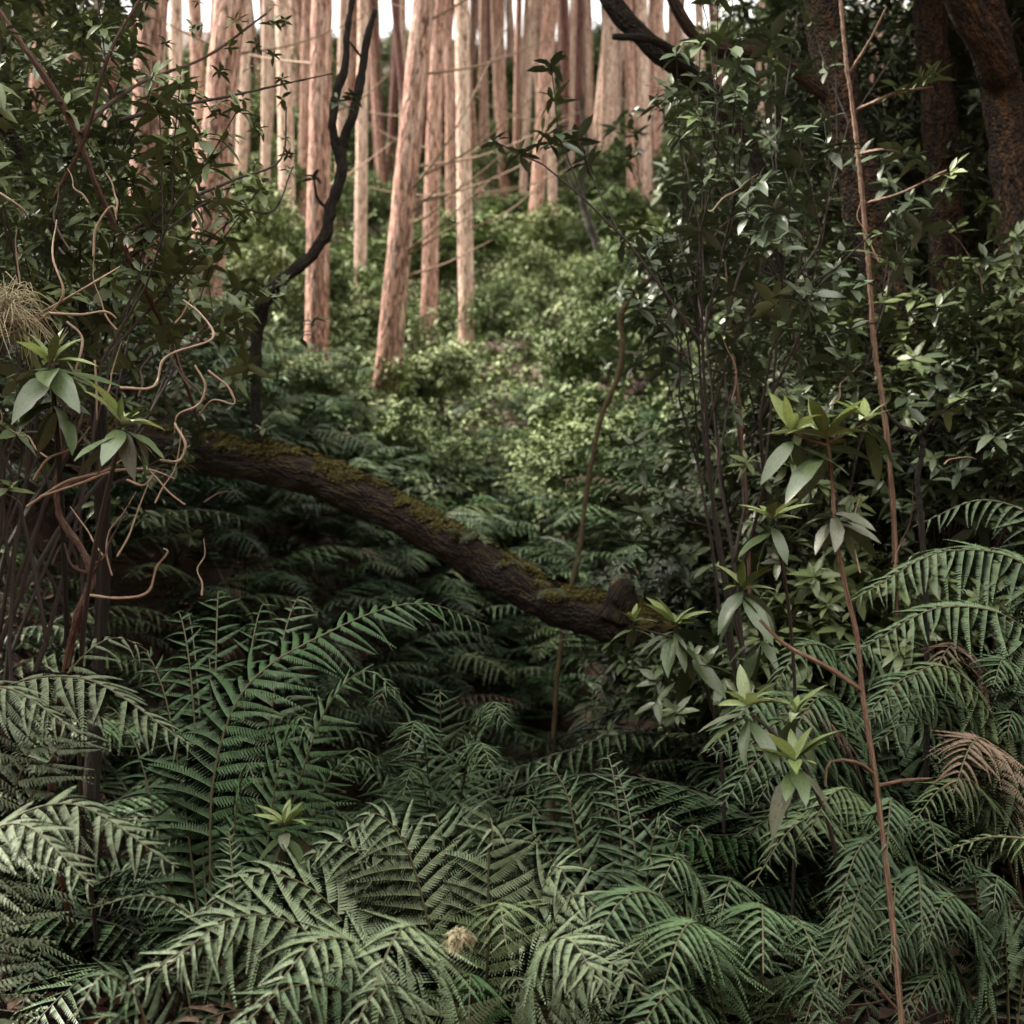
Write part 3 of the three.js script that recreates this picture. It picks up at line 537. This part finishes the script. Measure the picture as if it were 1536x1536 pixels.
// a tree over the left bank, its far crown added to shade the gully
laurelTree([[[V(-3.4, 0.6, -4.5), V(-3.3, 2.6, -4.5), V(-3.0, 4.6, -4.4), V(-2.6, 6, -4.2)], [.16, .14, .12, .09]]], 'laurel tree standing on the left bank', [[V(-3.0, 5.0, -5.0), V(1.8, 1.4, 2.2), 3000], [V(-3.9, 6.0, -8.2), V(2.3, 1.6, 2.2), 3800]], M.darkBark);

// ---------- shrubs: right side ----------
reseed(81);
for (let k = 0, made = 0; k < 600 && made < 20; k++) {
  const d = made < 5 ? R(4.5, 5.2) : R(6.0, 8.4), x = R(made < 5 ? 0.62 : 0.58, 1.15) * K * d, z = -d;
  if ( !apart(x + 100, z, 0.42)) continue;
  made++; laurelShrub(x, z, R(2.3, 3.1), 'glossy small-leaved laurel shrub on the bank below the mossy trunks', 'laurel shrubs on the bank', { low: 0.05 });
}
for (let k = 0, made = 0; k < 300 && made < 12; k++) {
  const d = R(4.7, 6.6), x = R(0.42, 0.95) * K * d;
  if (!apart(x + 300, -d, 0.38)) continue;
  made++; laurelShrub(x, -d, R(1.1, 1.7), 'low leafy laurel shrub among the ferns of the bank', 'low laurel shrubs among the ferns', { slim: 0.8, more: 0.6, scale: 1.1 });
}
for (let k = 0; k < 12; k++) { const d = R(8.2, 11), x = R(0.35, 1.2) * K * d; laurelShrub(x, -d, R(2.6, 4.2), 'tall laurel shrub in the shade behind the mossy trunks', 'laurel shrubs behind the trunks', { scale: 1.5 }); }
// left side
for (const [x, d, h] of [[-90, 4.2, 2.6], [-20, 5.0, 2.7], [-40, 6.4, 3.3], [-120, 5.2, 3.2], [30, 7.6, 3.4], [-90, 3.6, 2.4]]) { const p = at(x, 768, d); laurelShrub(p.x, p.z, h, 'glossy laurel shrub behind the curling vines', 'laurel shrubs on the left bank', { low: 0.3 }); }

// ---------- single branches, saplings, vines ----------
reseed(91);
function limb(name, label, category, mat, curves, whorlSpots = [], group) {
  const base = curves[0][0][0] instanceof THREE.Vector3 ? curves[0][0][0] : at(...curves[0][0][0]);
  const g = thing(name, label, category, group, base);
  curves.forEach(([pts, rad], k) => part(k ? 'twig' : 'stem', tube(pts.map((p) => (p instanceof THREE.Vector3 ? p : at(...p)).clone().sub(base)), rad, { seg: 10, step: Math.max(0.006, rad[0] * 0.8), rough: 0.24, freq: 0.35 / rad[0] > 30 ? 30 : 0.35 / rad[0] }), mat, g));
  for (const [q, s, m, set = whorls] of whorlSpots) { const w = part('leaf_cluster', pick(set), m ?? pick(M.laurel), g); w.position.copy(at(...q)).sub(base); w.rotation.set(R(-.5, .5), R(0, 6.28), R(-.5, .5)); w.scale.setScalar(s); }
  return g;
}
limb('forked_branch', 'black crooked forked shoot growing up from the fallen trunk', 'branch', M.darkBark, [
  [[[392, 700, 5.62], [386, 640, 5.62], [384, 560, 5.62], [388, 490, 5.62], [398, 448, 5.62], [432, 412, 5.62], [462, 390, 5.62], [488, 352, 5.62], [496, 310, 5.62], [510, 270, 5.62], [514, 215, 5.62], [530, 170, 5.62], [541, 120, 5.62], [548, 70, 5.62], [562, 15, 5.62]], [.027, .024, .023, .026, .03, .027, .025, .026, .023, .024, .022, .019, .018, .015, .011]],
  [[[512, 245, 5.62], [500, 200, 5.62], [503, 150, 5.62], [518, 95, 5.62], [521, 50, 5.62], [528, 0, 5.62], [540, -90, 5.62]], [.021, .019, .018, .016, .014, .012, .009]], [[[500, 320, 5.62], [478, 300, 5.6], [470, 262, 5.58]], [.008, .006, .003]], [[[545, 90, 5.62], [530, 70, 5.6], [524, 62, 5.58]], [.006, .005, .003]], [[[404, 436, 5.62], [380, 420, 5.6], [352, 425, 5.55]], [.009, .007, .004]]], [[[398, 430, 5.5], 1.3], [[425, 425, 5.5], 1.2], [[470, 480, 5.5], 1], [[365, 440, 5.5], 1.2], [[340, 430, 5.5], 1.1], [[450, 500, 5.5], 1], [[505, 150, 5.5], .9], [[530, 145, 5.5], .8], [[380, 560, 5.5], 1.1], [[405, 600, 5.5], 1], [[360, 600, 5.5], 1.1], [[395, 640, 5.5], 1], [[470, 262, 5.55], .7]]);
limb('young_tree', 'thin olive curved stem rising behind the fallen trunk', 'tree', M.oliveBark, [[[foot(835, 6.2), [838, 1000, 6.2], [848, 920, 6.2], [868, 830, 6.25], [880, 740, 6.3], [890, 680, 6.3], [902, 625, 6.3], [928, 560, 6.3], [934, 510, 6.3], [930, 475, 6.3], [948, 445, 6.3], [985, 405, 6.3], [1010, 365, 6.3]], [.012, .012, .012, .012, .012, .0125, .014, .013, .014, .009, .003]], [[[938, 465, 6.3], [928, 440, 6.3], [932, 400, 6.28]], [.006, .004, .002]]], [[[1000, 370, 6.2], 1.2], [[1030, 355, 6.2], 1.1], [[985, 395, 6.2], 1], [[1045, 380, 6.2], 1.1]]);
limb('thin_branch', 'dark crooked thin stem among the light green bushes', 'branch', M.darkBark, [[[foot(912, 16), [908, 420, 16], [903, 385, 16], [886, 340, 16], [874, 300, 16], [872, 270, 16], [880, 225, 16], [868, 150, 16]], [.07, .06, .055, .05, .045, .04, .03, .015]], [[[874, 300, 16], [856, 270, 16], [850, 220, 16]], [.03, .02, .01]]]);
limb('tan_pole', 'tall thin tan stem running up past the mossy laurel trunk', 'sapling', M.tanBark, [[[foot(1345, 4.4), [1325, 610, 4.4], [1312, 520, 4.4], [1303, 400, 4.4], [1292, 280, 4.4], [1280, 170, 4.4], [1268, 80, 4.4], [1258, -40, 4.4]], [.009, .009, .0085, .008, .008, .0075, .007, .006]],
  [[[1275, 108, 4.4], [1305, 60, 4.35], [1330, 10, 4.3]], [.006, .004, .003]], [[[1284, 165, 4.4], [1350, 138, 4.3], [1400, 130, 4.3]], [.006, .005, .003]], [[[1289, 230, 4.4], [1330, 225, 4.3], [1350, 228, 4.3]], [.006, .004, .003]], [[[1298, 305, 4.4], [1350, 290, 4.3], [1420, 255, 4.2]], [.005, .004, .003]]], [[[1345, 130, 4.3], 1], [[1380, 118, 4.3], 1], [[1400, 110, 4.3], .9], [[1352, 225, 4.3], 1.1], [[1375, 235, 4.3], 1], [[1425, 255, 4.2], 1]]);
limb('thin_pole', 'thin reddish bare stem among the laurel leaves', 'sapling', M.tanBark, [[[foot(1125, 4.7), [1115, 690, 4.7], [1105, 580, 4.7], [1095, 490, 4.7], [1088, 390, 4.7]], [.008, .008, .007, .006, .002]]]);
limb('black_stem', 'thin black stem forking at the top beside the ferns', 'sapling', M.darkBark, [[[foot(1385, 3.6), [1382, 790, 3.6], [1376, 720, 3.6], [1380, 655, 3.6], [1345, 635, 3.6], [1325, 610, 3.6]], [.008, .008, .008, .008, .006, .004]], [[[1380, 655, 3.6], [1405, 625, 3.55], [1440, 600, 3.5]], [.006, .005, .003]]], [[[1420, 610, 3.5], 1, M.laurel[1], smallWhorls], [[1445, 598, 3.5], 1, M.laurel[1], smallWhorls], [[1380, 640, 3.55], 1, M.laurel[1], smallWhorls]]);
limb('brown_branch', 'straight brown branch slanting through the leaves', 'branch', M.redBark, [[[[-60, -60, 3.4], [0, 20, 3.4], [110, 190, 3.45], [150, 290, 3.5], [200, 400, 3.6], [250, 500, 3.8], [300, 640, 4.2]], [.009, .009, .0085, .0075, .007, .006, .005]], [[[120, 200, 3.45], [160, 160, 3.5], [220, 120, 3.6], [300, 90, 3.7], [400, 20, 3.8]], [.006, .005, .005, .004, .003]], [[[80, 300, 3.5], [130, 200, 3.45], [160, 90, 3.4], [235, -40, 3.4]], [.006, .005, .005, .004]]]);
limb('dark_branch', 'thick dark bent branch at the edge of the leafy thicket', 'branch', M.darkBark, [[[foot(130, 4.6), [125, 480, 4.5], [105, 400, 4.4], [70, 310, 4.3], [20, 210, 4.2], [-20, 140, 4.1], [-90, 0, 4]], [.026, .025, .026, .025, .024, .022, .02]]]);
limb('leafy_branch', 'leafy twig reaching out in front of the stout pine trunk', 'branch', M.twig, [[[[190, 350, 3.6], [280, 300, 3.7], [350, 270, 3.8], [420, 240, 3.9], [430, 160, 3.95]], [.006, .005, .004, .003, .002]], [[[180, 180, 3.6], [260, 160, 3.7], [340, 145, 3.8], [430, 125, 3.9], [500, 110, 3.9]], [.006, .005, .004, .003, .002]], [[[190, 390, 3.6], [250, 345, 3.7], [330, 300, 3.8], [400, 320, 3.8], [440, 250, 3.9]], [.005, .004, .004, .003, .002]]], Array.from({ length: 62 }, () => [[R(150, 440), R(0, 390), R(3.5, 4.0)], R(0.35, 0.62), pick(M.laurel), pick([whorls, smallWhorls])]).concat(Array.from({ length: 120 }, () => [[R(-40, 210), R(-20, 450), R(3.3, 4.2)], R(0.38, 0.7), pick(M.laurel), pick([whorls, smallWhorls])]), Array.from({ length: 170 }, () => [[R(-90, 230) - R(0, 60), R(-80, 270), R(3.6, 5.6)], R(0.45, 0.85), pick(M.laurel), whorls])));
limb('crooked_sapling', 'red-barked crooked stem rising out of the pale fern', 'sapling', M.redBark, [[[foot(125, 4.3), [103, 985, 2.9], [118, 920, 2.85], [137, 862, 2.85], [120, 820, 2.85], [92, 780, 2.85], [85, 735, 2.85], [90, 690, 2.85], [82, 600, 2.85], [78, 540, 2.85]], [.009, .009, .009, .0085, .007, .007, .006, .006, .005, .004]],
  [[[137, 862, 2.85], [110, 850, 2.83], [96, 815, 2.83]], [.004, .003, .002]], [[[137, 862, 2.85], [148, 845, 2.83], [150, 825, 2.82]], [.004, .003, .002]], [[[88, 735, 2.85], [130, 715, 2.8], [165, 700, 2.78], [182, 655, 2.76]], [.005, .005, .004, .003]], [[[90, 700, 2.85], [115, 650, 2.85], [125, 620, 2.86]], [.004, .003, .002]]]);
const VINE = 'pale curling dry vine tangled over the seedling leaves';
for (const [label, pts] of [['pale curling vine looping out beyond the leaf rosette', [[60, 745, 2.75], [120, 725, 2.72], [180, 705, 2.7], [230, 706, 2.7], [262, 718, 2.72]]], ['curled pale tendril standing up over the fern', [[135, 893, 2.7], [180, 897, 2.7], [222, 888, 2.7], [235, 850, 2.7], [250, 825, 2.7], [245, 823, 2.7]]],
  [VINE, [[0, 505, 2.9], [60, 480, 2.85], [95, 440, 2.8], [80, 390, 2.82], [85, 330, 2.9]]], [VINE, [[0, 500, 2.9], [70, 465, 2.85], [130, 430, 2.8], [180, 400, 2.85]]], [VINE, [[100, 483, 2.8], [120, 500, 2.8], [112, 560, 2.78], [95, 620, 2.8]]], [VINE, [[180, 582, 2.7], [230, 580, 2.72], [245, 540, 2.75], [320, 505, 2.8], [300, 470, 2.85], [275, 450, 2.9]]], [VINE, [[292, 548, 2.8], [308, 580, 2.8], [300, 605, 2.8], [265, 625, 2.8], [262, 650, 2.8]]], [VINE, [[312, 556, 2.8], [345, 585, 2.8], [352, 605, 2.8], [320, 600, 2.8], [300, 620, 2.82]]], [VINE, [[262, 635, 2.8], [278, 672, 2.78], [270, 690, 2.78], [240, 690, 2.76]]], [VINE, [[190, 720, 2.72], [215, 728, 2.72], [235, 705, 2.72]]], [VINE, [[140, 385, 2.9], [145, 340, 2.9], [170, 310, 2.9], [175, 330, 2.9]]], [VINE, [[75, 470, 2.8], [120, 472, 2.8], [165, 470, 2.82], [175, 478, 2.82]]], [VINE, [[0, 290, 2.9], [30, 310, 2.9], [45, 330, 2.95]]], [VINE, [[50, 720, 2.8], [70, 690, 2.8], [110, 670, 2.8], [135, 640, 2.8]]], [VINE, [[142, 540, 2.85], [145, 590, 2.85], [145, 630, 2.85]]], [VINE, [[40, 760, 2.75], [100, 722, 2.75], [160, 705, 2.75], [195, 680, 2.75]]]])
  limb('dry_vine', label, 'vine', M.paleTwig, [[pts, [.0027, .0026, .0022, .0013]]], [], label === VINE ? 'curling dry vines' : undefined);

for (let k = 0; k < 34; k++) {                                // fine bare twigs of the thicket
  const right = k % 3 === 0, x = right ? R(1020, 1480) : R(-10, 330), y = right ? R(250, 960) : R(260, 900), d = right ? R(3.6, 4.6) : R(2.75, 3.5), a = R(-2.6, -0.5), L = R(50, 130), c = R(-0.5, 0.5);
  const pts = [0, .25, .5, .75, 1].map((t) => [x + Math.cos(a + c * t) * L * t + R(-5, 5), y + Math.sin(a + c * t) * L * t + R(-5, 5), d + 0.05 * t]);
  limb('bare_twig', right ? 'fine bare twig among the laurel leaves' : 'fine bare twig among the curling vines', 'twig', pick([M.paleTwig, M.redBark, M.deadBranch]), [[pts, [.0026, .0022, .0016, .0009]]], [], right ? 'bare twigs on the bank' : 'bare twigs by the vines');
}

// ---------- seedlings with big leaves, each leaf its own part ----------
reseed(101);
const bigLeaf = [], youngLeaf = []; for (let k = 0; k < 5; k++) { bigLeaf.push(leafShape(1, R(0.28, 0.36), R(0.2, 0.6), R(0.1, 0.3), 7, 0.05, 0.15)); youngLeaf.push(leafShape(1, R(0.23, 0.3), R(0.05, 0.4), R(0.3, 0.55), 6, 0.02)); }
function rosette(g, base, c, L, { young = 6, old = 7, tilt = V(0, 1, 0), grey = 0.2 } = {}) {
  if (young) young += 3; if (old) old += 2; L *= 0.76; grey *= 0.6;
  for (let k = 0; k < young + old; k++) {
    const isY = k < young, a = k * 2.39996 + R(-.3, .3), e = isY ? R(0.15, 1.15) : R(-1.0, 0.15), l = L * (isY ? R(0.5, 0.95) : R(0.8, 1.2));
    const dir = V(Math.cos(a) * Math.cos(e), Math.sin(e), Math.sin(a) * Math.cos(e)).applyQuaternion(new THREE.Quaternion().setFromUnitVectors(UPV, tilt.clone().normalize()));
    const m = part('leaf', pick(isY ? youngLeaf : bigLeaf), isY ? (rnd() < 0.65 ? M.young : M.midLeaf) : rnd() < grey ? M.greyLeaf : M.oldLeaf, g);
    place(m, basis(dir, UPV.clone().add(V(R(-.4, .4), 0, R(-.4, .4))), c.clone().sub(base).add(V(0, isY ? 0.004 : R(-0.25, -0.02) * L, 0)), l));
  }
}
function seedling(label, stem, rad, rosettes, twigs = [], mat = M.tanBark) {
  const pts = stem.map((p) => p instanceof THREE.Vector3 ? p : at(...p)), base = pts[0], g = thing('seedling', label, 'seedling', null, base);
  part('stem', tube(pts.map((p) => p.clone().sub(base)), rad, { seg: 9, step: 0.02, rough: 0.12, freq: 25 }), mat, g);
  for (const [tp, tr] of twigs) part('twig', tube(tp.map((p) => at(...p).sub(base)), tr, { seg: 7, step: 0.02, rough: 0.1, freq: 25 }), mat, g);
  for (const [q, L, o] of rosettes) rosette(g, base, at(...q), L, o);
  return g;
}
seedling('tall seedling on a tan stem topped by yellow-green leaves', [foot(1365, 2.35), [1352, 1530, 2.4], [1335, 1350, 2.45], [1312, 1160, 2.5], [1293, 1035, 2.5], [1286, 960, 2.5], [1268, 880, 2.5], [1252, 790, 2.5], [1248, 720, 2.5], [1240, 650, 2.5]], [.0054, .0054, .0052, .005, .005, .0046, .0044, .0042, .0036, .0028],
  [[[1238, 660, 2.5], .16, { young: 9, old: 2, grey: 0 }], [[1252, 765, 2.5], .14, { young: 0, old: 8, grey: .45 }], [[1300, 635, 2.5], .13, { young: 5, old: 1, grey: 0 }], [[1190, 650, 2.5], .13, { young: 5, old: 1, grey: 0 }]],
  [[[[1293, 1035, 2.5], [1240, 1000, 2.5], [1175, 965, 2.5], [1140, 930, 2.5]], [.005, .0045, .004, .003]], [[[1240, 665, 2.5], [1270, 650, 2.5], [1300, 635, 2.5]], [.003, .0025, .002]], [[[1240, 668, 2.5], [1215, 660, 2.5], [1190, 650, 2.5]], [.003, .0025, .002]], [[[1310, 1160, 2.5], [1290, 1145, 2.48], [1242, 1146, 2.46], [1238, 1180, 2.45]], [.004, .0035, .003, .002]], [[[1320, 1178, 2.5], [1360, 1170, 2.48], [1398, 1168, 2.47]], [.004, .003, .002]]]);
seedling('seedling with fresh leaves over the brown litter bank', [foot(1175, 3.9), [1150, 980, 3.8], [1128, 920, 3.75], [1115, 890, 3.75]], [.006, .005, .004, .003], [[[1115, 885, 3.75], .19, { young: 6, old: 7, grey: .35 }], [[1140, 950, 3.78], .16, { young: 0, old: 4, grey: .4 }]], [], M.twig);
seedling('seedling with drooping grey leaves at the end of the fallen trunk', [foot(1075, 3.9), [1045, 1000, 3.8], [1022, 960, 3.75], [1012, 945, 3.75]], [.006, .005, .004, .003], [[[1012, 940, 3.75], .18, { young: 7, old: 6, grey: .3 }], [[1035, 985, 3.78], .17, { young: 0, old: 4, grey: .5 }], [[950, 935, 3.7], .1, { young: 4, old: 2, grey: .3 }]], [[[[1022, 960, 3.75], [985, 950, 3.72], [952, 940, 3.7]], [.003, .0025, .002]]], M.twig);
seedling('seedling with two leafy heads among the ferns by the tan stem', [foot(1240, 2.6), [1220, 1180, 2.55], [1190, 1130, 2.5], [1150, 1090, 2.5], [1125, 1070, 2.5]], [.005, .004, .004, .0035, .003], [[[1122, 1062, 2.5], .13, { young: 6, old: 4, grey: .3 }], [[1192, 1145, 2.45], .15, { young: 6, old: 5, grey: .6 }], [[1195, 1075, 2.55], .12, { young: 4, old: 3, grey: 0 }]], [[[[1215, 1175, 2.55], [1200, 1160, 2.48], [1192, 1150, 2.45]], [.004, .003, .002]]], M.twig);
seedling('small seedling with few bright leaves under the tall one', [foot(1180, 3.1), [1172, 840, 3.05], [1162, 790, 3.0]], [.005, .004, .003], [[[1158, 782, 3.0], .14, { young: 6, old: 4, grey: .3 }]], [], M.twig);
seedling('broad-leaved seedling among the dark vines', [foot(95, 4.1), [85, 650, 2.8], [78, 560, 2.75]], [.007, .006, .004], [[[76, 548, 2.72], .17, { young: 6, old: 10, grey: .12 }], [[82, 600, 2.75], .15, { young: 0, old: 6, grey: .1 }]], [], M.darkBark);
seedling('bright-topped seedling above the looping vine', [foot(150, 4.1), [165, 720, 2.65], [182, 655, 2.6]], [.006, .005, .004], [[[184, 640, 2.58], .14, { young: 8, old: 10, grey: .12 }]], [], M.twig);
seedling('seedling rosette with brown-edged lower leaves in front of dark ferns', [foot(430, 2.75), [428, 1300, 2.7], [428, 1250, 2.65]], [.006, .005, .004], [[[428, 1240, 2.62], .11, { young: 7, old: 7, grey: .6 }]], [], M.twig);

// ---------- litter, lichen ----------
reseed(111);
{
  const lf = []; for (let k = 0; k < 3; k++) lf.push(leafShape(0.09, 0.035, R(-0.4, 0.6), R(-0.3, 0.6), 3, 0.2));
  lf.forEach((geo, v) => {
    const n = 2600, im = new THREE.InstancedMesh(geo, M.litter[v], n); im.name = numbered('leaf_litter'); tag(im, ['red-brown fallen leaves lying on the soil', 'tan fallen leaves lying on the soil', 'dark rotting leaves lying on the soil'][v], 'leaf litter', null, 'stuff');
    for (let k = 0; k < n; k++) { const d = R(1.2, 8.5), x = R(-1.3, 1.3) * K * d, p = onGround(x, -d, R(0.005, 0.03)), q = new THREE.Quaternion().setFromEuler(new THREE.Euler(R(-.6, .6), R(0, 6.28), R(-.6, .6))), s = R(0.6, 1.3); im.setMatrixAt(k, new THREE.Matrix4().compose(p, q, V(s, s, s))); }
    scene.add(im);
  });
}
{
  const st = []; for (let k = 0; k < 3; k++) st.push(tube([V(-0.5, 0, 0), V(-0.15, R(-.05, .08), R(-.1, .1)), V(0.2, R(-.05, .1), R(-.1, .1)), V(0.5, 0, R(-.15, .15))], [0.011, 0.009, 0.005], { seg: 5, step: 0.1, rough: 0.2 }));
  st.forEach((geo, v) => {
    const n = 420, im = new THREE.InstancedMesh(geo, [M.deadBranch, M.twig, M.redBark][v], n); im.name = numbered('fallen_twigs'); tag(im, ['tan fallen twigs strewn under the ferns', 'dark fallen twigs strewn under the ferns', 'reddish fallen twigs strewn under the ferns'][v], 'twigs', null, 'stuff');
    for (let k = 0; k < n; k++) { const d = R(1.6, 7), x = R(-1.2, 1.2) * K * d, q = new THREE.Quaternion().setFromEuler(new THREE.Euler(R(-.3, .3), R(0, 6.28), R(-.6, .6))), s = R(0.15, 0.55); im.setMatrixAt(k, new THREE.Matrix4().compose(onGround(x, -d, R(0.01, 0.12)), q, V(s, s * 0.8, s * 0.8))); }
    scene.add(im);
  });
}
function fibreTuft(name, label, c, r, n) {
  const g = thing(name, label, 'lichen', null, c), list = [];
  for (let k = 0; k < n; k++) { const a = V(R(-1, 1), R(-.6, 1), R(-1, 1)).normalize(); list.push(tube([V(R(-.3, .3) * r, R(-.3, .3) * r, R(-.3, .3) * r), a.clone().multiplyScalar(r * R(.4, .8)), a.clone().add(V(R(-.4, .4), -0.5, R(-.4, .4))).multiplyScalar(r)], [.0011, .001, .0006], { seg: 3, step: r / 4, rough: 0 })); }
  part('fibres', joined(list), M.lichen, g, 'stuff'); return g;
}
fibreTuft('lichen_tuft', 'shaggy beige lichen tuft hanging by the vines', at(8, 462, 2.85), 0.1, 170);
fibreTuft('dry_tuft', 'pale dry fibre tuft caught on the bright fern', at(690, 1405, 2.05), 0.022, 90);

renderer.render(scene, camera);
